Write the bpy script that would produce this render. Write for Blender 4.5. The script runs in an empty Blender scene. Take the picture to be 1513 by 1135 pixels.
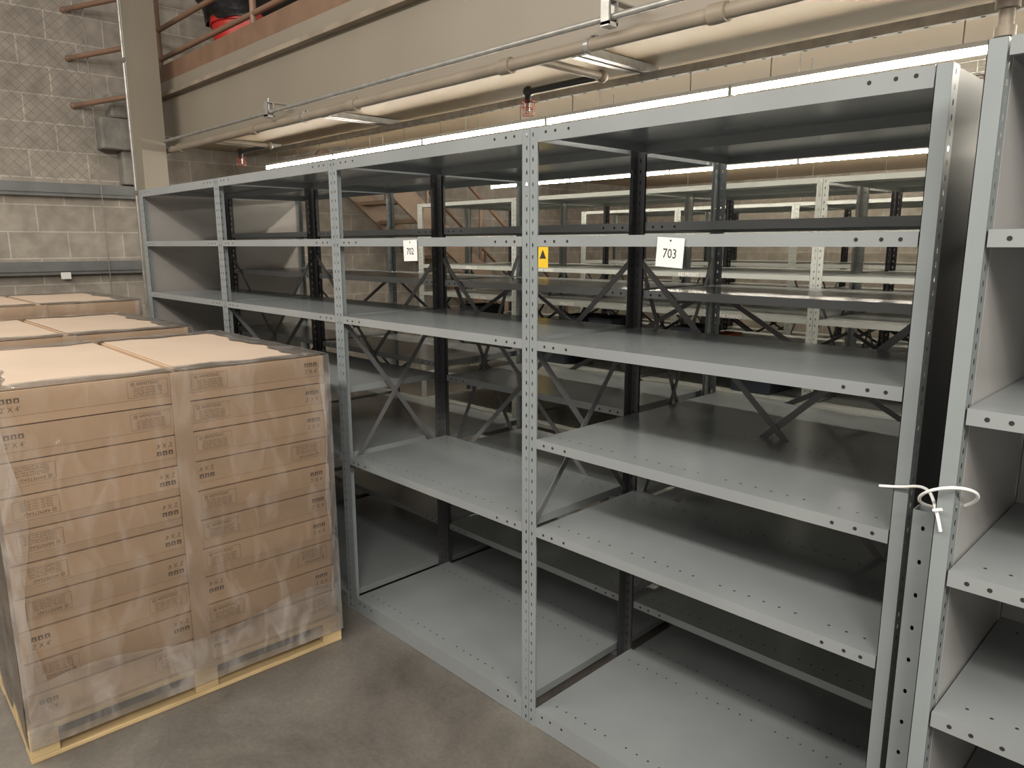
import bpy, random
from math import *
from mathutils import Vector, Matrix
random.seed(7)
H=1.76
# ---------------------------------------------------------------- materials
def new_mat(name):
    m=bpy.data.materials.new(name); m.use_nodes=True
    nt=m.node_tree; b=nt.nodes['Principled BSDF']
    return m,nt,b
def N(nt,t,**k):
    n=nt.nodes.new(t)
    for a,v in k.items(): setattr(n,a,v)
    return n
def paint(name,col,rough=.4,var=.12,scale=6,bump=0.0,metal=0.0,spec=.5,island=0.0,bscale=60,stretch=(1,1,1)):
    m,nt,b=new_mat(name)
    tc=N(nt,'ShaderNodeTexCoord'); mp=N(nt,'ShaderNodeMapping'); mp.inputs['Scale'].default_value=stretch
    nt.links.new(tc.outputs['Object'],mp.inputs[0])
    no=N(nt,'ShaderNodeTexNoise'); no.inputs['Scale'].default_value=scale; no.inputs['Detail'].default_value=6
    nt.links.new(mp.outputs[0],no.inputs['Vector'])
    cr=N(nt,'ShaderNodeValToRGB')
    e=cr.color_ramp.elements
    e[0].position=.3; e[1].position=.7
    e[0].color=(*[c*(1-var) for c in col],1); e[1].color=(*[min(1,c*(1+var)) for c in col],1)
    nt.links.new(no.outputs['Fac'],cr.inputs[0])
    out=cr.outputs[0]
    if island>0:
        g=N(nt,'ShaderNodeNewGeometry'); mr=N(nt,'ShaderNodeMapRange')
        mr.inputs['To Min'].default_value=1-island; mr.inputs['To Max'].default_value=1+island
        nt.links.new(g.outputs['Random Per Island'],mr.inputs['Value'])
        vm=N(nt,'ShaderNodeVectorMath',operation='SCALE')
        nt.links.new(out,vm.inputs[0]); nt.links.new(mr.outputs[0],vm.inputs['Scale']); out=vm.outputs[0]
    nt.links.new(out,b.inputs['Base Color'])
    b.inputs['Roughness'].default_value=rough; b.inputs['Metallic'].default_value=metal
    b.inputs['Specular IOR Level'].default_value=spec
    if bump>0:
        n2=N(nt,'ShaderNodeTexNoise'); n2.inputs['Scale'].default_value=bscale; n2.inputs['Detail'].default_value=4
        nt.links.new(mp.outputs[0],n2.inputs['Vector'])
        bp=N(nt,'ShaderNodeBump'); bp.inputs['Strength'].default_value=bump; bp.inputs['Distance'].default_value=.01
        nt.links.new(n2.outputs['Fac'],bp.inputs['Height']); nt.links.new(bp.outputs[0],b.inputs['Normal'])
    return m
def emis(name,col,s):
    m,nt,b=new_mat(name)
    b.inputs['Base Color'].default_value=(*col,1)
    b.inputs['Emission Color'].default_value=(*col,1); b.inputs['Emission Strength'].default_value=s
    return m
M={}
M['shelf']=paint('shelf_grey',(.215,.232,.240),.22,.09,2.5,spec=.7)
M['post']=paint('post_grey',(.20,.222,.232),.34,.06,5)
M['dark']=paint('steel_darkened',(.065,.065,.07),.35,.1,5)
M['panel']=paint('panel_grey',(.25,.235,.22),.24,.05,2)
M['litpanel']=paint('panel_grey_lit',(.46,.43,.40),.24,.05,2)  # panel grey made paler, with the tube light falling on it put in
M['fpanel']=paint('side_panel_grey',(.33,.325,.32),.20,.05,2,spec=.7)
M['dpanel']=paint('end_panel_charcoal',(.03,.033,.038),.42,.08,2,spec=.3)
M['sage']=paint('sage_shelf',(.37,.385,.365),.34,.06,4)
M['hole']=paint('hole_black',(.012,.012,.012),.8,.0)
M['brace']=paint('brace_steel',(.11,.11,.115),.4,.08)
M['white']=paint('white_paper',(.66,.66,.65),.7,.03)
M['ink']=paint('ink',(.02,.02,.025),.7,0)
M['chalk']=paint('paint_marker',(.8,.8,.75),.7,0)
M['card']=paint('cardboard',(.50,.35,.23),.7,.04,2,island=.07)
M['cardtop']=paint('cardboard_top',(.49,.385,.30),.65,.04,3)
M['print']=paint('carton_print',(.13,.085,.055),.8,0)
M['strip']=paint('paper_strip',(.48,.345,.24),.5,.04,8)
M['wood']=paint('pallet_wood',(.52,.38,.20),.7,.25,4,.3,stretch=(6,1,6))
M['beam']=paint('beam_beige',(.225,.195,.155),.45,.05,1.5,.04,bscale=6)
M['beamd']=paint('beam_edge',(.23,.19,.145),.6,.25,6)
M['brown']=paint('toe_board',(.18,.105,.065),.6,.15,5)
M['rail']=paint('rail_brown',(.20,.115,.075),.4,.1,5)
M['ceil']=paint('ceiling_tan',(.38,.295,.20),.55,.04,1)
M['galv']=paint('galvanized',(.36,.35,.33),.35,.2,14,metal=.6)
M['pipe']=paint('pipe_beige',(.23,.19,.145),.5,.12,6)
M['black']=paint('black_pipe',(.02,.02,.02),.4,.1)
M['red']=paint('red_plastic',(.45,.02,.015),.4,.05)
M['bag']=paint('black_bag',(.01,.01,.012),.3,.1,8,.6,bscale=14)
M['blue']=paint('rack_bluegrey',(.13,.135,.135),.45,.15,5)
M['yellow']=paint('yellow_sign',(.75,.5,.03),.5,.05)
M['zip']=paint('zip_tie_nylon',(.85,.85,.83),.35,0)
M['tube']=emis('fluorescent_tube',(1,.93,.79),66)
M['body']=paint('fixture_white',(.8,.8,.78),.4,.02)
M['treadw']=paint('stair_paint',(.24,.17,.12),.6,.15)
M['patch']=paint('rough_concrete',(.20,.19,.17),.85,.25,7,.6,bscale=20)
M['wire']=paint('fence_wire',(.22,.20,.18),.4,.1,metal=.4)
M['binb']=paint('bin_plastic_dark',(.03,.035,.05),.4,.1)
M['bino']=paint('bin_plastic_orange',(.40,.10,.04),.4,.1)
def floor_mat():
    m,nt,b=new_mat('concrete')
    tc=N(nt,'ShaderNodeTexCoord')
    a=N(nt,'ShaderNodeTexNoise'); a.inputs['Scale'].default_value=1.7; a.inputs['Detail'].default_value=11; a.inputs['Roughness'].default_value=.66; a.inputs['Distortion'].default_value=.4
    c=N(nt,'ShaderNodeTexNoise'); c.inputs['Scale'].default_value=60; c.inputs['Detail'].default_value=3
    for x in (a,c): nt.links.new(tc.outputs['Object'],x.inputs['Vector'])
    cr=N(nt,'ShaderNodeValToRGB'); e=cr.color_ramp.elements
    e[0].position=.34;e[1].position=.68;e[0].color=(.083,.075,.066,1);e[1].color=(.165,.152,.135,1)
    nt.links.new(a.outputs['Fac'],cr.inputs[0])
    mx=N(nt,'ShaderNodeMixRGB',blend_type='OVERLAY'); mx.inputs[0].default_value=.25
    nt.links.new(cr.outputs[0],mx.inputs[1]); nt.links.new(c.outputs['Fac'],mx.inputs[2])
    nt.links.new(mx.outputs[0],b.inputs['Base Color'])
    mr=N(nt,'ShaderNodeMapRange'); mr.inputs['To Min'].default_value=.3; mr.inputs['To Max'].default_value=.55
    nt.links.new(a.outputs['Fac'],mr.inputs[0]); nt.links.new(mr.outputs[0],b.inputs['Roughness'])
    bp=N(nt,'ShaderNodeBump'); bp.inputs['Strength'].default_value=.06; bp.inputs['Distance'].default_value=.004
    nt.links.new(c.outputs['Fac'],bp.inputs['Height']); nt.links.new(bp.outputs[0],b.inputs['Normal'])
    return m
M['floor']=floor_mat()
def cmu(name,axis,c1,c2,mort):
    m,nt,b=new_mat(name)
    tc=N(nt,'ShaderNodeTexCoord'); sp=N(nt,'ShaderNodeSeparateXYZ'); cb=N(nt,'ShaderNodeCombineXYZ')
    nt.links.new(tc.outputs['Object'],sp.inputs[0])
    nt.links.new(sp.outputs['Y' if axis=='x' else 'X'],cb.inputs[0]); nt.links.new(sp.outputs['Z'],cb.inputs[1])
    br=N(nt,'ShaderNodeTexBrick'); br.offset=.5
    br.inputs['Scale'].default_value=1; br.inputs['Brick Width'].default_value=.46; br.inputs['Row Height'].default_value=.235
    br.inputs['Mortar Size'].default_value=.007; br.inputs['Mortar Smooth'].default_value=.3; br.inputs['Bias'].default_value=0
    br.inputs['Color1'].default_value=(*c1,1); br.inputs['Color2'].default_value=(*c2,1); br.inputs['Mortar'].default_value=(*mort,1)
    nt.links.new(cb.outputs[0],br.inputs['Vector'])
    no=N(nt,'ShaderNodeTexNoise'); no.inputs['Scale'].default_value=9; no.inputs['Detail'].default_value=8
    nt.links.new(tc.outputs['Object'],no.inputs['Vector'])
    mx=N(nt,'ShaderNodeMixRGB',blend_type='OVERLAY'); mx.inputs[0].default_value=.5
    nt.links.new(br.outputs['Color'],mx.inputs[1]); nt.links.new(no.outputs['Fac'],mx.inputs[2])
    nt.links.new(mx.outputs[0],b.inputs['Base Color']); b.inputs['Roughness'].default_value=.8
    ad=N(nt,'ShaderNodeMath',operation='SUBTRACT'); ml=N(nt,'ShaderNodeMath',operation='MULTIPLY'); ml.inputs[1].default_value=.3
    nt.links.new(no.outputs['Fac'],ml.inputs[0]); nt.links.new(ml.outputs[0],ad.inputs[0]); nt.links.new(br.outputs['Fac'],ad.inputs[1])
    bp=N(nt,'ShaderNodeBump'); bp.inputs['Strength'].default_value=.4; bp.inputs['Distance'].default_value=.006
    nt.links.new(ad.outputs[0],bp.inputs['Height']); nt.links.new(bp.outputs[0],b.inputs['Normal'])
    return m
M['wallx']=cmu('block_wall_x','x',(.27,.24,.205),(.31,.278,.24),(.42,.385,.335))
M['wally']=cmu('block_wall_y','y',(.27,.24,.20),(.30,.27,.225),(.36,.33,.28))
def film(name,d0,d1,rough):
    m=bpy.data.materials.new(name); m.use_nodes=True; nt=m.node_tree; nt.nodes.clear()
    o=N(nt,'ShaderNodeOutputMaterial'); t=N(nt,'ShaderNodeBsdfTransparent'); g=N(nt,'ShaderNodeBsdfGlossy'); d=N(nt,'ShaderNodeBsdfDiffuse')
    g.inputs['Roughness'].default_value=rough; d.inputs['Color'].default_value=(.85,.80,.76,1)
    tc=N(nt,'ShaderNodeTexCoord'); mp=N(nt,'ShaderNodeMapping'); mp.inputs['Scale'].default_value=(3,5,1.6); mp.inputs['Rotation'].default_value=(.9,0,.2)
    no=N(nt,'ShaderNodeTexNoise'); no.inputs['Scale'].default_value=2.6; no.inputs['Detail'].default_value=6; no.inputs['Distortion'].default_value=1.0
    nt.links.new(tc.outputs['Object'],mp.inputs[0]); nt.links.new(mp.outputs[0],no.inputs['Vector'])
    bp=N(nt,'ShaderNodeBump'); bp.inputs['Strength'].default_value=.9; bp.inputs['Distance'].default_value=.03
    nt.links.new(no.outputs['Fac'],bp.inputs['Height']); nt.links.new(bp.outputs[0],g.inputs['Normal'])
    fr=N(nt,'ShaderNodeFresnel'); fr.inputs['IOR'].default_value=1.6
    cr=N(nt,'ShaderNodeValToRGB'); e=cr.color_ramp.elements; e[0].position=.48; e[1].position=.72; e[0].color=(d0,)*3+(1,); e[1].color=(d1,)*3+(1,)
    nt.links.new(no.outputs['Fac'],cr.inputs[0])
    m1=N(nt,'ShaderNodeMixShader'); m2=N(nt,'ShaderNodeMixShader')
    nt.links.new(cr.outputs[0],m1.inputs[0]); nt.links.new(t.outputs[0],m1.inputs[1]); nt.links.new(d.outputs[0],m1.inputs[2])
    nt.links.new(fr.outputs[0],m2.inputs[0]); nt.links.new(m1.outputs[0],m2.inputs[1]); nt.links.new(g.outputs[0],m2.inputs[2])
    nt.links.new(m2.outputs[0],o.inputs[0]); return m
M['film']=film('stretch_film',.02,.13,.13)
M['filmd']=film('stretch_film_layered',.09,.27,.18)
# ---------------------------------------------------------------- mesh builder
class MB:
    def __init__(s): s.v=[]; s.f=[]; s.m=[]; s.mats=[]; s.sm=[]
    def mi(s,k):
        if k not in s.mats: s.mats.append(k)
        return s.mats.index(k)
    def poly(s,pts,k,smooth=False):
        b=len(s.v); s.v+= [tuple(p) for p in pts]; s.f.append(tuple(range(b,b+len(pts)))); s.m.append(s.mi(k)); s.sm.append(smooth)
    def mesh(s,vs,fs,k,smooth=False):
        b=len(s.v); s.v+=[tuple(p) for p in vs]; i=s.mi(k)
        for f in fs: s.f.append(tuple(b+j for j in f)); s.m.append(i); s.sm.append(smooth)
    def box(s,x0,x1,y0,y1,z0,z1,k):
        vs=[(x0,y0,z0),(x1,y0,z0),(x1,y1,z0),(x0,y1,z0),(x0,y0,z1),(x1,y0,z1),(x1,y1,z1),(x0,y1,z1)]
        s.mesh(vs,[(0,3,2,1),(4,5,6,7),(0,1,5,4),(1,2,6,5),(2,3,7,6),(3,0,4,7)],k)
    def bar(s,p,q,w,t,nrm,k):
        p=Vector(p);q=Vector(q);d=(q-p).normalized();n=Vector(nrm).normalized();u=n.cross(d).normalized()*w/2;n=n*t/2
        vs=[p-u-n,p+u-n,p+u+n,p-u+n,q-u-n,q+u-n,q+u+n,q-u+n]
        s.mesh(vs,[(0,3,2,1),(4,5,6,7),(0,1,5,4),(1,2,6,5),(2,3,7,6),(3,0,4,7)],k)
    def cyl(s,p,q,r,k,n=14,r2=None,caps=True):
        p=Vector(p);q=Vector(q);d=(q-p).normalized(); a=d.orthogonal().normalized(); b=d.cross(a); r2=r if r2 is None else r2
        vs=[p+(a*cos(2*pi*i/n)+b*sin(2*pi*i/n))*r for i in range(n)]+[q+(a*cos(2*pi*i/n)+b*sin(2*pi*i/n))*r2 for i in range(n)]
        s.mesh(vs,[(i,(i+1)%n,n+(i+1)%n,n+i) for i in range(n)],k,True)
        if caps: s.poly(vs[:n][::-1],k); s.poly(vs[n:],k)
    def ball(s,c,r,k,n=12,sc=(1,1,1)):
        c=Vector(c); m=n//2; vs=[]
        for j in range(m+1):
            t=pi*j/m
            for i in range(n): vs.append(c+Vector((r*sin(t)*cos(2*pi*i/n)*sc[0],r*sin(t)*sin(2*pi*i/n)*sc[1],r*cos(t)*sc[2])))
        s.mesh(vs,[(j*n+i,(j+1)*n+i,(j+1)*n+(i+1)%n,j*n+(i+1)%n) for j in range(m) for i in range(n)],k,True)
    def dot(s,c,u,v,r,k='hole',n=8):
        c=Vector(c);u=Vector(u);v=Vector(v)
        s.poly([c+u*cos(2*pi*i/n)*r+v*sin(2*pi*i/n)*r for i in range(n)],k)
    def strip(s,o,u,w,L,k,pitch=.038,hw=.0032,hh=.0065,off=0.0):
        o=Vector(o);u=Vector(u);z=Vector((0,0,1)); n=int(L/pitch); pt=L/n
        for c in range(n):
            b=o+z*(c*pt+pt/2)
            outer=[(-w/2,-pt/2),(off,-pt/2),(w/2,-pt/2),(w/2,0),(w/2,pt/2),(off,pt/2),(-w/2,pt/2),(-w/2,0)]
            inner=[(-hw*.6+off,-hh),(off,-hh*1.05),(hw*.6+off,-hh),(hw+off,0),(hw*.6+off,hh),(off,hh*1.05),(-hw*.6+off,hh),(-hw+off,0)]
            vs=[b+u*(w/2+x)+z*y for x,y in outer+inner]
            s.mesh(vs,[(i,(i+1)%8,8+(i+1)%8,8+i) for i in range(8)],k)
    def obj(s,name,parent=None,bevel=0,loc=None,rz=0):
        me=bpy.data.meshes.new(name); me.from_pydata(s.v,[],s.f)
        for k in s.mats: me.materials.append(M[k])
        me.polygons.foreach_set('material_index',s.m); me.polygons.foreach_set('use_smooth',s.sm); me.update()
        o=bpy.data.objects.new(name,me); bpy.context.scene.collection.objects.link(o)
        if bevel:
            b=o.modifiers.new('b','BEVEL'); b.width=bevel; b.segments=2; b.limit_method='ANGLE'
        if loc: o.location=loc
        o.rotation_euler[2]=rz
        if parent: o.parent=parent
        return o
_tc={}
def textmesh(t,size):
    if (t) not in _tc:
        c=bpy.data.curves.new('t','FONT'); c.body=t; c.size=1; c.align_x='CENTER'; c.align_y='CENTER'; c.resolution_u=2
        o=bpy.data.objects.new('t',c); bpy.context.scene.collection.objects.link(o)
        bpy.context.view_layer.update()
        me=o.to_mesh(); _tc[t]=([v.co.copy() for v in me.vertices],[tuple(p.vertices) for p in me.polygons])
        o.to_mesh_clear(); bpy.data.objects.remove(o); bpy.data.curves.remove(c)
    return _tc[t]
def text(mb,t,size,c,u,v,k,sx=1,rot=0):
    vs,fs=textmesh(t,size); c=Vector(c);u=Vector(u);v=Vector(v)
    u2=u*cos(rot)+v*sin(rot); v2=v*cos(rot)-u*sin(rot)
    mb.mesh([c+u2*(p.x*size*sx)+v2*(p.y*size) for p in vs],fs,k)
def empty(name,loc=(0,0,0),rz=0):
    e=bpy.data.objects.new(name,None); bpy.context.scene.collection.objects.link(e); e.location=loc; e.rotation_euler[2]=rz; return e
UX=(1,0,0);UY=(0,1,0);UZ=(0,0,1)
# ---------------------------------------------------------------- room
mb=MB(); mb.poly([(-7.7,-5,0),(6,-5,0),(6,10.5,0),(-7.7,10.5,0)],'floor'); mb.obj('floor')
mb=MB(); mb.box(-7.9,-7.7,-5,10.5,0,6,'wallx'); mb.obj('wall_left')
mb=MB(); mb.box(-7.7,6,10.5,10.7,0,6,'wally'); mb.obj('wall_back')
mb=MB(); mb.box(-6.55,6,2.66,10.5,H+.95,H+1.22,'ceil'); mb.box(-7.7,-6.55,2.66,4.0,H+.95,H+1.22,'ceil'); mb.box(-7.7,-6.55,8.0,10.5,H+.95,H+1.22,'ceil'); mb.obj('ceiling')
YB=2.6
mb=MB()
def zz(r): return H+r*YB
mb.box(-7.6,6,YB,YB+.03,zz(.335),zz(.50),'beam')
mb.box(-7.6,6,YB-.05,YB+.06,zz(.328),zz(.335),'beam')
mb.box(-7.6,6,YB-.06,YB+.06,zz(.495),zz(.507),'beamd')
mb.box(-7.6,6,YB-.03,YB+.05,zz(.507),zz(.545),'beam')
mb.box(-7.6,6,YB-.02,YB+.0,zz(.545),zz(.60),'brown')
mb.obj('mezzanine_edge_beam')
mb=MB()
for r in (.635,.73,.86):
    mb.cyl((-7.6,YB+.04,zz(r)),(6,YB+.04,zz(r)),.021,'rail')
for x in (-7.28,-5.4,-3.5,-1.6,.3,2.2):
    mb.cyl((x,YB+.04,zz(.5)),(x,YB+.04,zz(.86)),.024,'rail')
mb.obj('mezzanine_guardrail')
mb=MB()
mb.box(-7.0,-6.8,2.25,2.27,0,4.8,'beam'); mb.box(-7.0,-6.8,2.43,2.45,0,4.8,'beam'); mb.box(-6.91,-6.89,2.27,2.43,0,4.8,'beam')
mb.box(-6.812,-6.80,2.27,2.43,0,4.8,'beam')
mb.obj('steel_column')
mb=MB()
for i,x in enumerate((-7.04,-7.10)):
    mb.cyl((x,2.27,0),(x,2.27,4.8),.014,'galv')
    for z in (1.0,2.2,3.3): mb.box(x-.03,x+.03,2.25,2.29,z,z+.03,'galv')
mb.obj('conduit_riser')
# ---------------------------------------------------------------- overhead services
mb=MB()
YP=2.5; zp=H+.325*YP
mb.cyl((-7.5,YP,zp),(6,YP,zp),.027,'pipe',16)
for x in (-6.6,-5.2,-3.9,-2.6,-1.5,-.3): mb.cyl((x-.035,YP,zp),(x+.035,YP,zp),.036,'pipe',16)
for x in (-6.9,-4.5,-2.1,.3,2.7):
    mb.box(x-.012,x+.012,YP+.02,YP+.09,zp+.005,zp+.045,'galv'); mb.cyl((x-.012,YP,zp),(x+.012,YP,zp),.031,'galv')
def head(xb,xe,yb,long):
    z=zp
    mb.cyl((xb,YP,z),(xb,yb,z),.019,'pipe'); mb.ball((xb,yb,z),.032,'pipe')
    mb.cyl((xb,yb,z),(xe,yb,z),.017,'black'); mb.ball((xe,yb,z),.030,'black')
    mb.cyl((xe,yb,z),(xe,yb,z-.06),.018,'black')
    mb.cyl((xe,yb,z-.06),(xe,yb,z-.10),.010,'galv')
    for a in range(6):
        c,s_=cos(a*pi/3)*.035,sin(a*pi/3)*.035
        mb.cyl((xe+c,yb+s_,z-.05),(xe+c,yb+s_,z-.12),.0018,'red',6)
    for zr in (z-.05,z-.085,z-.12):
        for a in range(12):
            p=(xe+cos(a*pi/6)*.035,yb+sin(a*pi/6)*.035,zr);q=(xe+cos((a+1)*pi/6)*.035,yb+sin((a+1)*pi/6)*.035,zr)
            mb.cyl(p,q,.0018,'red',6)
head(-2.42,-2.93,2.98,1)
head(-5.95,-6.5,2.98,1)
mb.cyl((-.66,YP,zp),(-.66,2.75,zp),.022,'pipe'); mb.ball((-.66,2.75,zp),.034,'pipe')
mb.cyl((-.66,2.75,H+.64),(-.66,2.75,H+.948),.022,'pipe'); mb.cyl((-.66,2.75,H+.70),(-.66,2.75,H+.75),.034,'pipe'); mb.cyl((-.66,2.75,H+.62),(-.66,2.75,H+.65),.03,'pipe')
mb.obj('sprinkler_pipe')
mb=MB()
yc=2.44; zc=H+.360*yc
mb.cyl((-7.5,yc,zc),(6,yc,zc),.013,'galv')
for x in (-7.0,-4.85,-1.95,-.1):
    mb.box(x-.02,x+.02,yc-.03,yc+.03,zc-.035,zc-.018,'galv'); mb.box(x-.02,x+.02,yc-.03,yc-.02,zc-.03,zc+.06,'galv'); mb.box(x-.02,x+.02,yc+.02,yc+.03,zc-.03,zc+.06,'galv')
    mb.cyl((x,yc,zc),(x,yc,zc+.09),.006,'galv',8); mb.box(x-.02,x+.02,yc-.03,2.6,zc+.06,zc+.066,'galv')
mb.obj('electrical_conduit')
mb=MB()
for x in (-6.8,-4.9,-2.5,-.3,1.8):
    for dx in (-.03,.03): mb.box(x+dx-.018,x+dx+.018,2.9,3.5,H+.905,H+.945,'galv')
mb.box(-7.4,6,3.40,3.44,H+.86,H+.90,'galv')
for i in range(130): mb.dot((-7+i*.1,3.42,H+.8595),UX,UY,.010,'hole')
mb.obj('unistrut_rail')
def lights(x,xmax,yy,zt,ztop):
    mb=MB()
    while x<xmax:
        mb.box(x+.005,x+1.23,yy-.02,yy+.02,zt+.014,zt+.034,'body')
        mb.cyl((x+.01,yy,zt),(x+1.225,yy,zt),.014,'tube',8,caps=False)
        for xx in (x+.004,x+1.225): mb.box(xx,xx+.006,yy-.018,yy+.018,zt-.017,zt+.015,'body')
        for xx in (x+.2,x+1.0): mb.cyl((xx,yy,zt+.034),(xx,yy,ztop),.003,'galv',6)
        x+=1.235
    mb.obj('fluorescent_strip_light')
lights(-6.9,1.5,3.42,H+.735,H+.859)
lights(-6.5,3,6.0,H+.66,H+.94)
lights(-6.5,3,8.6,H+.70,H+.94)
mb=MB()
for yy,z_ in ((3.80,H+.78),(3.80,H+.73),(3.87,H+.73),(3.94,H+.73),(3.94,H+.78)):
    mb.cyl((-7.4,yy,z_),(2.5,yy,z_),.003,'galv',5)
for i in range(100):
    x=-7.4+i*.1
    mb.cyl((x,3.80,H+.78),(x,3.80,H+.73),.0025,'galv',4,caps=False); mb.cyl((x,3.80,H+.73),(x,3.94,H+.73),.0025,'galv',4,caps=False); mb.cyl((x,3.94,H+.73),(x,3.94,H+.78),.0025,'galv',4,caps=False)
for i in range(8):
    x=-7+i*1.3; mb.cyl((x,3.80,H+.78),(x,3.80,H+.948),.003,'galv',5); mb.cyl((x,3.94,H+.78),(x,3.94,H+.948),.003,'galv',5)
mb.obj('wire_cable_tray')
# ---------------------------------------------------------------- shelving
def post(mb,x,y,sgn,k,side='both',L=2.124):
    W_=.034
    mb.strip((x-W_-.001,y,0),UX,W_,L,k,off=.004); mb.strip((x+.001,y,0),UX,W_,L,k,off=-.004)
    yy=y if sgn>0 else y-.04
    for dx in (-.0012,.0012): mb.strip((x+dx,yy,0),UY,.04,L,k)
def lpost(mb,x0,y,k,L=2.124):
    mb.box(x0,x0+.032,y,y+.0015,0,L,k); mb.strip((x0+.032,y,0),UY,.045,L,k,pitch=.03,hw=.0045,hh=.006)
    mb.box(x0,x0+.0015,y,y+.012,0,L,k)
def shelf(mb,x0,x1,y0,y1,z,k='shelf',lip=.03,dots=True,base=False,lb=True):
    if base: lip=z-.002
    t=.0015
    mb.box(x0,x1,y0,y1,z-t,z,k)
    mb.box(x0,x1,y0,y0+t,z-lip,z-t,k); mb.box(x0,x1,y1-t,y1,z-min(lip,.035),z-t,k)
    mb.box(x0,x1,y0+t,y0+.014,z-lip,z-lip+t,k)
    mb.box(x0,x0+t,y0+t,y1-t,z-min(lip,.03),z-t,k); mb.box(x1-t,x1,y0+t,y1-t,z-min(lip,.03),z-t,k)
    if dots:
        n=int((x1-x0-.1)/.045)
        for r in (y0+.065,y1-.075):
            for i in range(n+1):
                if i%7!=6: mb.dot((x0+.05+i*(x1-x0-.1)/n,r,z+.0004),UX,UY,.0038)
    if lb:
        zz_=z-.017 if not base else z-.02
        for d in (.035,.075,.13):
            for xx in (x0+d,x1-d): mb.dot((xx,y0-.0004,zz_),UX,UZ,.005)
def braceX(mb,a,b,y=None,x=None,z0=.6,z1=1.7,k='brace'):
    if y is not None:
        mb.bar((a,y,z1),(b,y,z0),.022,.003,UY,k); mb.bar((a,y+.005,z0),(b,y+.005,z1),.022,.003,UY,k)
    else:
        mb.bar((x,a,z1),(x,b,z0),.022,.003,UX,k); mb.bar((x+.005,a,z0),(x+.005,b,z1),.022,.003,UX,k)
def sidepanel(mb,x,y0,y1,k='panel',z1=2.12): mb.box(x-.0015,x+.0015,y0,y1,.01,z1,k)
XA,XB,XC,XD,XE=-5.387,-4.156,-2.921,-1.711,-.502
Y0=1.749; DEP=.581
lv=dict(t=2.124,a=1.786,b=1.443,c=1.103,d=.781,e=.075)
G=.0365
mb=MB(); y1=Y0+DEP
for x in (XA,XB,XC,XD):
    post(mb,x,Y0,1,'post'); post(mb,x,y1,-1,'dark')  # rear posts get a darker colour that carries the shadow they stand in
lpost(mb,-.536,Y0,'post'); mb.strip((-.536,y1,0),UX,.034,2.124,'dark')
bays=[(XA,XB,'tabde'),(XB,XC,'tabcde'),(XC,XD,'tabde'),(XD,XE,'tabcde')]
for a,b,l in bays:
    for c in l:
        z=lv[c]; shelf(mb,a+G-.001,b-G+.001,Y0-.001,y1,z,base=(c=='e'),lip=.033 if c!='t' else .045,dots=c in'cde')
    braceX(mb,a+.02,b-.02,y=y1+.003,z0=.58,z1=1.70)
for x in (XC,XD): braceX(mb,Y0+.02,y1-.02,x=x,z0=.78 if x==XD else .70,z1=1.42)
braceX(mb,Y0+.02,y1-.02,x=XB,z0=.7,z1=1.42)
sidepanel(mb,XA,Y0+.04,y1-.04)
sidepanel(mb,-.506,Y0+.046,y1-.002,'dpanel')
row1=mb.obj('metal_shelving_unit')
mb=MB(); y0=y1+.01; y1b=y0+DEP
for x in (XA,XB,XC,XD,XE):
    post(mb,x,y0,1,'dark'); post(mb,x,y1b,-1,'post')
for a,b,l in [(XA,XB,(2.124,1.84,1.585,1.16,.75,.29,.06)),(XB,XC,(2.124,1.84,1.585,1.16,.75,.29,.06)),(XC,XD,(2.124,1.84,1.585,1.10,.72,.29,.06)),(XD,XE,(2.124,1.84,1.585,1.10,.72,.29,.06))]:
    for z in l: shelf(mb,a+G,b-G,y0,y1b,z,base=z<.1,dots=z<1)
    braceX(mb,a+.02,b-.02,y=y1b-.003,z0=.9,z1=1.55)
for x in (XC,XD): braceX(mb,y0+.03,y1b-.03,x=x,z0=.6,z1=1.7)
sidepanel(mb,XA,y0+.04,y1b-.04,'litpanel'); sidepanel(mb,XE,y0+.04,y1b-.04,'dpanel')
mb.obj('metal_shelving_unit')
words=['GLOVERS','OAKLAND','GLENWOOD','ONE HAND','CARGO','GARDNER','SPRAGUE','HARMONY','GREENE','BELMONT']
def farrow(y0,xs,lev,backlab=True,labels=True):
    mb=MB()
    for yy in (y0,y0+.59):
        for x in xs: post(mb,x,yy,1,'sage'); post(mb,x,yy+.58,-1,'sage' if yy==y0 else 'dark')
        for a,b in zip(xs[:-1],xs[1:]):
            for z in lev:
                shelf(mb,a+G,b-G,yy,yy+.58,z,'sage',base=z<.1,dots=False,lb=False)
                if labels and yy==y0 and .9<z<2.0:
                    text(mb,random.choice(words),.034,((a+b)/2+random.uniform(-.3,.3),yy-.001,z-.017),UX,UZ,'chalk')
            braceX(mb,a+.02,b-.02,y=yy+.575,z0=.5,z1=1.2,k='dark')
        for x in xs: braceX(mb,yy+.03,yy+.55,x=x,z0=.9,z1=1.5,k='dark')
    mb.obj('metal_shelving_unit')
lev3=(2.124,1.83,1.58,1.33,1.08,.83,.58,.33,.07)
farrow(4.18,(-5.5,-4.26,-3.03,-1.80,-.57,.66),lev3)
farrow(6.5,(-5.5,-4.26,-3.03,-1.80,-.57,.66,1.9),lev3)
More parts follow.
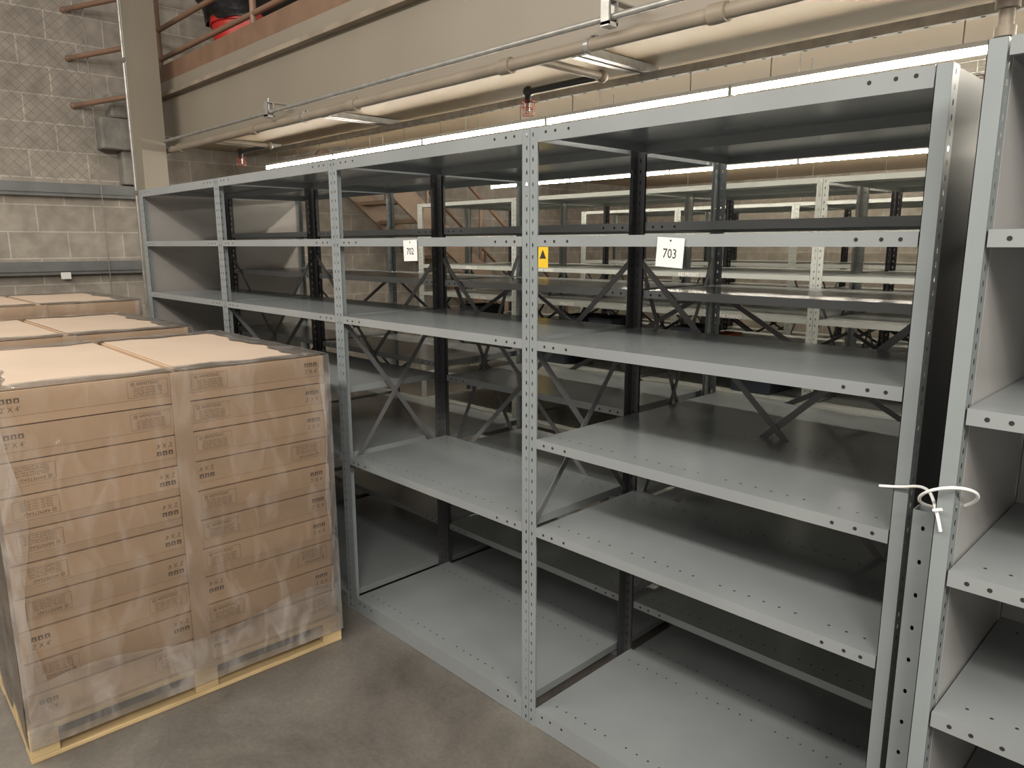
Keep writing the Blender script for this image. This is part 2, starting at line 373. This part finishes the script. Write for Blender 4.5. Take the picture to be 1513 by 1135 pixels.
def bins(pts):
    e=empty('storage_bins')
    mb=MB()
    for x,y,z,w,d,h,k in pts:
        t=.85
        vo=[(x-w/2*t,y,z),(x+w/2*t,y,z),(x+w/2*t,y+d,z),(x-w/2*t,y+d,z),(x-w/2,y-.01,z+h),(x+w/2,y-.01,z+h),(x+w/2,y+d+.01,z+h),(x-w/2,y+d+.01,z+h)]
        vi=[(x-w/2*.9,y+.01,z+h),(x+w/2*.9,y+.01,z+h),(x+w/2*.9,y+d-.01,z+h),(x-w/2*.9,y+d-.01,z+h),(x-w/2*.75,y+.02,z+.01),(x+w/2*.75,y+.02,z+.01),(x+w/2*.75,y+d-.02,z+.01),(x-w/2*.75,y+d-.02,z+.01)]
        mb.mesh(vo+vi,[(0,3,2,1),(0,1,5,4),(1,2,6,5),(2,3,7,6),(3,0,4,7),(4,5,9,8),(5,6,10,9),(6,7,11,10),(7,4,8,11),(8,9,13,12),(9,10,14,13),(10,11,15,14),(11,8,12,15),(12,13,14,15)],k)
    mb.obj('bins',e)
bins([(-3.7,4.25,1.081,.22,.3,.14,'binb'),(-3.42,4.25,1.081,.22,.3,.14,'binb'),(-2.7,4.25,1.081,.2,.3,.13,'binb'),(-2.50,4.25,1.081,.12,.3,.09,'bino'),(-4.9,4.25,1.081,.25,.3,.15,'binb'),(-2.2,4.25,.831,.3,.35,.16,'binb'),(-3.9,4.25,.831,.3,.35,.16,'binb')])
XF=-.411; YF=1.61
mb=MB()
lpost(mb,XF,YF,'post'); lpost(mb,XF+1.22,YF,'post')
for x in (XF,XF+1.22):
    mb.strip((x,YF+DEP,0),UX,.034,2.124,'dark'); sidepanel(mb,x+.031,YF+.046,YF+DEP-.002,'fpanel')
for z in (2.124,1.786,1.443,1.103,.781,.43,.075):
    shelf(mb,XF+.036,XF+1.218,YF-.001,YF+DEP,z,base=z<.1,lip=.033,dots=z<1.2)
mb.box(XF+.036,XF+1.2,YF+DEP-.004,YF+DEP-.002,.01,2.12,'fpanel')
mb.obj('metal_shelving_unit')
mb=MB()
mb.strip((-.475,1.70,0),UX,.042,1.185,'post',pitch=.079,hw=.004,hh=.005)
mb.box(-.477,-.475,1.70,1.74,0,1.185,'post'); mb.box(-.433,-.431,1.70,1.74,0,1.185,'post'); mb.box(-.475,-.433,1.7385,1.74,0,1.185,'post')
mb.obj('loose_steel_post')
cu=bpy.data.curves.new('zip_tie','CURVE'); cu.dimensions='3D'; cu.bevel_depth=.0034; cu.bevel_resolution=2
def spl(pts,cyc=False):
    s=cu.splines.new('NURBS'); s.points.add(len(pts)-1)
    for i,p in enumerate(pts): s.points[i].co=(*p,1)
    s.order_u=3; s.use_cyclic_u=cyc; s.use_endpoint_u=not cyc
spl([(-.565,1.742,1.207),(-.52,1.742,1.214),(-.48,1.722,1.232),(-.452,1.69,1.24),(-.43,1.65,1.24),(-.41,1.61,1.225),(-.40,1.60,1.205),(-.395,1.60,1.185)])
spl([(-.398+.052*cos(a),1.64+.052*sin(a),1.245-.034*sin(a)+.02*cos(a)) for a in [i*pi/8 for i in range(16)]],True)
spl([(-.412,1.598,1.226),(-.396,1.598,1.232)])
o=bpy.data.objects.new('zip_tie',cu); bpy.context.scene.collection.objects.link(o); cu.materials.append(M['zip'])
def tag(t,x,z,s,rot):
    mb=MB(); c=Vector((x,Y0-.006,z)); u=Vector((cos(rot),0,sin(rot))); v=Vector((-sin(rot),0,cos(rot)))
    w,h=s*.5,s*.46
    mb.poly([c-u*w-v*h,c+u*w-v*h,c+u*w+v*h,c-u*w+v*h],'white'); mb.poly([p+Vector((0,.001,0)) for p in (c-u*w+v*h,c+u*w+v*h,c+u*w-v*h,c-u*w-v*h)],'white')
    text(mb,t,s*.42,c+Vector((0,-.0008,-.004)),u,v,'ink',.85)
    mb.dot(c+v*h*.8+Vector((0,-.0008,0)),UX,UZ,.003)
    mb.obj('paper_bay_tag')
tag('703',-1.163,1.737,.088,-.06); tag('702',-2.36,1.737,.088,.03)
# ---------------------------------------------------------------- pallets
def palletload(ox,oy,rz,top,nl,detail=True):
    e=empty('shrink_wrapped_pallet_of_boxes',(ox,oy,0),rz)
    W=1.20; D=1.18
    mb=MB()
    for y in (0.0,W/2-.045,W-.09): mb.box(-D,0,y,y+.09,.018,.105,'wood')
    for x in (-.10,-D/2-.05,-D): mb.box(x,x+.10,0,W,.0,.018,'wood')
    for i in range(7):
        x=-D+i*(D-.10)/6; mb.box(x,x+.10,0,W,.105,.125,'wood')
    mb.obj('pallet',e,bevel=.003)
    z0=.127; h=(top-z0)/nl
    mb=MB(); pr=MB()
    for l in range(nl):
        for c in (0,1):
            ya=.015+c*(W-.03)/2+ (.012 if c else 0); yb=.015+(c+1)*(W-.03)/2-(0 if c else .012)
            j=random.uniform(-.005,.001)
            za=z0+l*h+.002; zb=z0+(l+1)*h-.002
            mb.box(-D+.02,-.015+j,ya+.002,yb-.002,za,zb-.002,'card')
            if detail:
                x=-.012+j
                mb.box(-D+.02,x,ya,yb,za+.03,zb,'card')
                x+=.0008; flip=random.random()<.4
                zc=(za+zb)/2+.012; sg=-1 if flip else 1
                y_a,y_b=(ya+.03,ya+.165) if flip!=(c==1) else (yb-.165,yb-.03)
                zt_,zb_=zc+.030,zc-.030
                for (p,q,r,s_) in ((y_a,y_b,zt_-.001,zt_),(y_a,y_b,zb_,zb_+.001),(y_a,y_a+.001,zb_,zt_),(y_b-.001,y_b,zb_,zt_)):
                    pr.poly([(x,p,r),(x,q,r),(x,q,s_),(x,p,s_)],'print')
                rt=pi if flip else 0
                text(pr,'@ ARMSTEAD',.015,(x,(y_a+y_b)/2-.01*sg,zc+.019*sg),UY,UZ,'print',1,rt)
                for q in range(4):
                    zq=zc+(.004-.0088*q)*sg
                    text(pr,random.choice(['Ceiling panels lay-in 24x48','Ref. 2907 Class A fire rate','12 pcs 96 sq ft Made USA','Keep dry - store flat 2907']),.0092,(x,(y_a+y_b)/2,zq),UY,UZ,'print',.98,rt)
                yc2=(yb-.06) if flip!=(c==1) else (ya+.06)
                text(pr,"2' X 4'",.024,(x,yc2,zc-.016*sg),UY,UZ,'print',.9,rt)
                for q in range(3):
                    yy=yc2-.020+q*.020; zz0=zc+.013*sg
                    pr.poly([(x,yy-.008,zz0-.008),(x,yy+.008,zz0-.008),(x,yy+.008,zz0+.008),(x,yy-.008,zz0+.008)],'print')
                    pr.poly([(x+.0006,yy-.004,zz0-.005),(x+.0006,yy+.004,zz0-.005),(x+.0006,yy,zz0+.005)],'card')
    for c in (0,1):
        ya=.02+c*(W-.03)/2+(.016 if c else 0); yb=.01+(c+1)*(W-.03)/2-(0 if c else .016)
        mb.box(-D+.03,-.02,ya,yb,top-.001,top+.003,'cardtop')
    mb.obj('cartons',e,bevel=.0015)
    if detail: pr.obj('carton_printing',e)
    mb=MB(); mb.box(-.006,-.003,W/2-.035,W/2+.03,z0,top,'strip'); mb.obj('paper_strip',e)
    mb=MB(); f=.004
    def grid(fn,nu,nv,k='film'):
        vs=[fn(i/nu,j/nv) for j in range(nv+1) for i in range(nu+1)]
        mb.mesh(vs,[(j*(nu+1)+i,j*(nu+1)+i+1,(j+1)*(nu+1)+i+1,(j+1)*(nu+1)+i) for j in range(nv) for i in range(nu)],k,True)
    zl=.06; zh=top+.006
    w=lambda a,b:.003*sin(a*17+b*9)+.002*sin(b*31+a*3)
    grid(lambda u,v:(f+w(u,v)*.6+.008*(1-v)**6,u*W,zl+v*(zh-zl)),24,24)
    grid(lambda u,v:(-D*(1-u),-.001+w(u,v)*.6,zl+v*(zh-zl)),24,24)
    grid(lambda u,v:(-D*(u),W+.001-w(u,v)*.6,zl+v*(zh-zl)),24,24)
    zs=.27
    grid(lambda u,v:(f+.006+w(u,v)*.6+.010*(1-v)**2,u*W,zl+.005+v*(zs+.03*sin(u*9)-zl)),24,8,'filmd')
    grid(lambda u,v:(f+.004+w(u,v)*.4+.006*(1-v),u*.06+.02*u*sin(v*12),zl+v*(zh-zl)),3,24,'filmd')
    grid(lambda u,v:(f+.004+w(u,v)*.4+.006*(1-v),W-.04*u-.01*u*sin(v*15),zl+v*(zh-zl)),3,24,'filmd')
    r=.10
    def rim(u,v,x0,y0,x1,y1,nx,ny):
        rr=r*(1+.18*sin(u*13+x0)+.1*sin(u*31))
        a=max(v*rr,0); L=1.2; uu=a/L+u*(1-2*a/L)
        return (x0+(x1-x0)*uu+nx*a,y0+(y1-y0)*uu+ny*a,zh+.002+w(u*2,v)*.5)
    grid(lambda u,v:rim(u,v,0,0,0,W,-1,0),24,3,'filmd'); grid(lambda u,v:rim(u,v,-D,W,-D,0,1,0),24,3,'filmd')
    grid(lambda u,v:rim(u,v,-D,0,0,0,0,1),24,3,'filmd'); grid(lambda u,v:rim(u,v,0,W,-D,W,0,-1),24,3,'filmd')
    mb.obj('stretch_film',e)
palletload(-2.745,.362,radians(-1.5),1.304,10)
palletload(-4.15,.35,0,1.313,10,False)
palletload(-5.42,.5,0,1.386,10,False)
# ---------------------------------------------------------------- left wall
mb=MB()
for z in (2.19,1.50):
    mb.box(-7.66,-7.60,-3,2.66,z,z+.115,'blue'); mb.box(-7.60,-7.585,-3,2.66,z+.03,z+.085,'blue')
for y in (-3,-.9,2.6):
    mb.box(-7.69,-7.62,y-.04,y+.04,0,2.3,'blue')
mb.box(-7.584,-7.582,1.72,1.80,1.46,1.52,'white')
mb.obj('pallet_rack')
mb=MB()
ya,yb,za,zb=-2.5,2.12,2.33,4.7
s=-(zb-za)
while s<yb-ya:
    for d in (1,-1):
        y_s=ya+s; p=[y_s,za]; q=[y_s+(zb-za),zb]
        if p[0]<ya: p=[ya,za+(ya-y_s)]
        if q[0]>yb: q=[yb,za+(yb-y_s)]
        if q[0]-p[0]>.02:
            a=p if d==1 else [ya+yb-p[0],p[1]]; b=q if d==1 else [ya+yb-q[0],q[1]]
            mb.cyl((-7.57,a[0],a[1]),(-7.57,b[0],b[1]),.0018,'wire',3,caps=False)
    s+=.085
mb.cyl((-7.57,ya,0),(-7.57,ya,zb),.010,'wire'); mb.cyl((-7.57,yb,0),(-7.57,yb,zb),.004,'wire')
mb.obj('chain_link_panel')
mb=MB(); mb.box(-7.7,-7.5,2.15,2.55,2.62,2.9,'patch'); mb.box(-7.7,-7.5,2.25,2.65,2.9,3.12,'patch'); mb.box(-7.7,-7.55,2.32,2.6,2.315,2.62,'patch'); mb.obj('concrete_corbel',bevel=.02)
mb=MB()
for x in (-7.5,-6.7):
    mb.bar((x,4.3,2.75),(x,7.7,.05),.24,.04,UX,'treadw')
    mb.cyl((x,4.3,3.65),(x,7.7,.95),.02,'rail')
    for i in range(5): 
        t=i/4; y=4.4+t*3.2; z=2.67-t*2.55; mb.cyl((x,y,z),(x,y,z+.92),.018,'rail')
for i in range(13):
    t=(i+.5)/13; mb.box(-7.48,-6.72,4.3+t*3.4-.12,4.3+t*3.4+.14,2.75-t*2.7-.02,2.75-t*2.7+.02,'treadw')
mb.obj('steel_staircase')
mb=MB()
for z in (3.05,3.45,3.85,4.2):
    mb.cyl((-7.69,2.0,z-.06),(-7.15,2.35,z),.022,'rail')
    mb.ball((-7.69,2.0,z-.06),.03,'rail')
mb.cyl((-7.18,2.33,2.7),(-7.18,2.33,4.6),.022,'rail')
mb.obj('wall_mounted_rail')
e=empty('trash_can',(-6.40,3.1,0))
mb=MB(); z0=H+1.223
mb.cyl((0,0,z0),(0,0,z0+.64),.26,'red',24,r2=.32); mb.cyl((0,0,z0+.60),(0,0,z0+.65),.335,'red',24); mb.obj('bin',e)
mb=MB(); n=24
vs=[];prof=[(.34,.61),(.355,.65),(.39,.72),(.44,.84),(.42,1.0),(.30,1.10),(.06,1.16)]
for r,z in prof:
    for i in range(n):
        a=2*pi*i/n; k=1+.07*sin(5*a+z*20)+.04*sin(9*a); vs.append((r*k*cos(a),r*k*sin(a),z0+z+.01*sin(7*a)))
mb.mesh(vs,[(j*n+i,j*n+(i+1)%n,(j+1)*n+(i+1)%n,(j+1)*n+i) for j in range(len(prof)-1) for i in range(n)],'bag',True)
mb.poly(vs[-n:],'bag'); mb.obj('black_liner',e)
mb=MB(); mb.box(-4.02,-3.91,4.20,4.203,1.581,1.74,'yellow'); mb.poly([(-4.0,4.1995,1.65),(-3.93,4.1995,1.65),(-3.965,4.1995,1.72)],'ink')
mb.box(-4.02,-3.91,4.203,4.25,1.581,1.584,'yellow'); mb.obj('caution_sign')
# ---------------------------------------------------------------- lights
def area(name,loc,tgt,sx,sy,p,col):
    l=bpy.data.lights.new(name,'AREA'); l.shape='RECTANGLE'; l.size=sx; l.size_y=sy; l.energy=p; l.color=col
    o=bpy.data.objects.new(name,l); bpy.context.scene.collection.objects.link(o); o.location=loc
    o.rotation_euler=(Vector(tgt)-Vector(loc)).to_track_quat('-Z','Y').to_euler(); return o
area('aisle_strip_light',(-2.3,-1.4,4.3),(-2.3,.2,0),9,.35,310,(1,.94,.84))
area('aisle_strip_light',(2.2,-.9,3.9),(-1.6,.9,.6),3,.5,220,(1,.94,.84))
w=bpy.data.worlds.new('W'); bpy.context.scene.world=w; w.use_nodes=True
w.node_tree.nodes['Background'].inputs[0].default_value=(1,.92,.81,1); w.node_tree.nodes['Background'].inputs[1].default_value=.55
# ---------------------------------------------------------------- camera
cam=bpy.data.cameras.new('camera'); co=bpy.data.objects.new('camera',cam); bpy.context.scene.collection.objects.link(co)
yaw,pit,rol=radians(45.757),radians(10.845),radians(-.116)
F=Vector((-sin(yaw)*cos(pit),cos(yaw)*cos(pit),-sin(pit))); R=Vector((cos(yaw),sin(yaw),0)); U=R.cross(F)
R2=R*cos(rol)+U*sin(rol); U2=U*cos(rol)-R*sin(rol)
m=Matrix((( R2.x,U2.x,-F.x,0),(R2.y,U2.y,-F.y,0),(R2.z,U2.z,-F.z,H),(0,0,0,1)))
co.matrix_world=m; cam.sensor_width=36; cam.lens=1077.1/1513*36; cam.clip_start=.02
bpy.context.scene.camera=co
bpy.context.scene.view_settings.view_transform='Standard'
bpy.context.scene.view_settings.exposure=.05
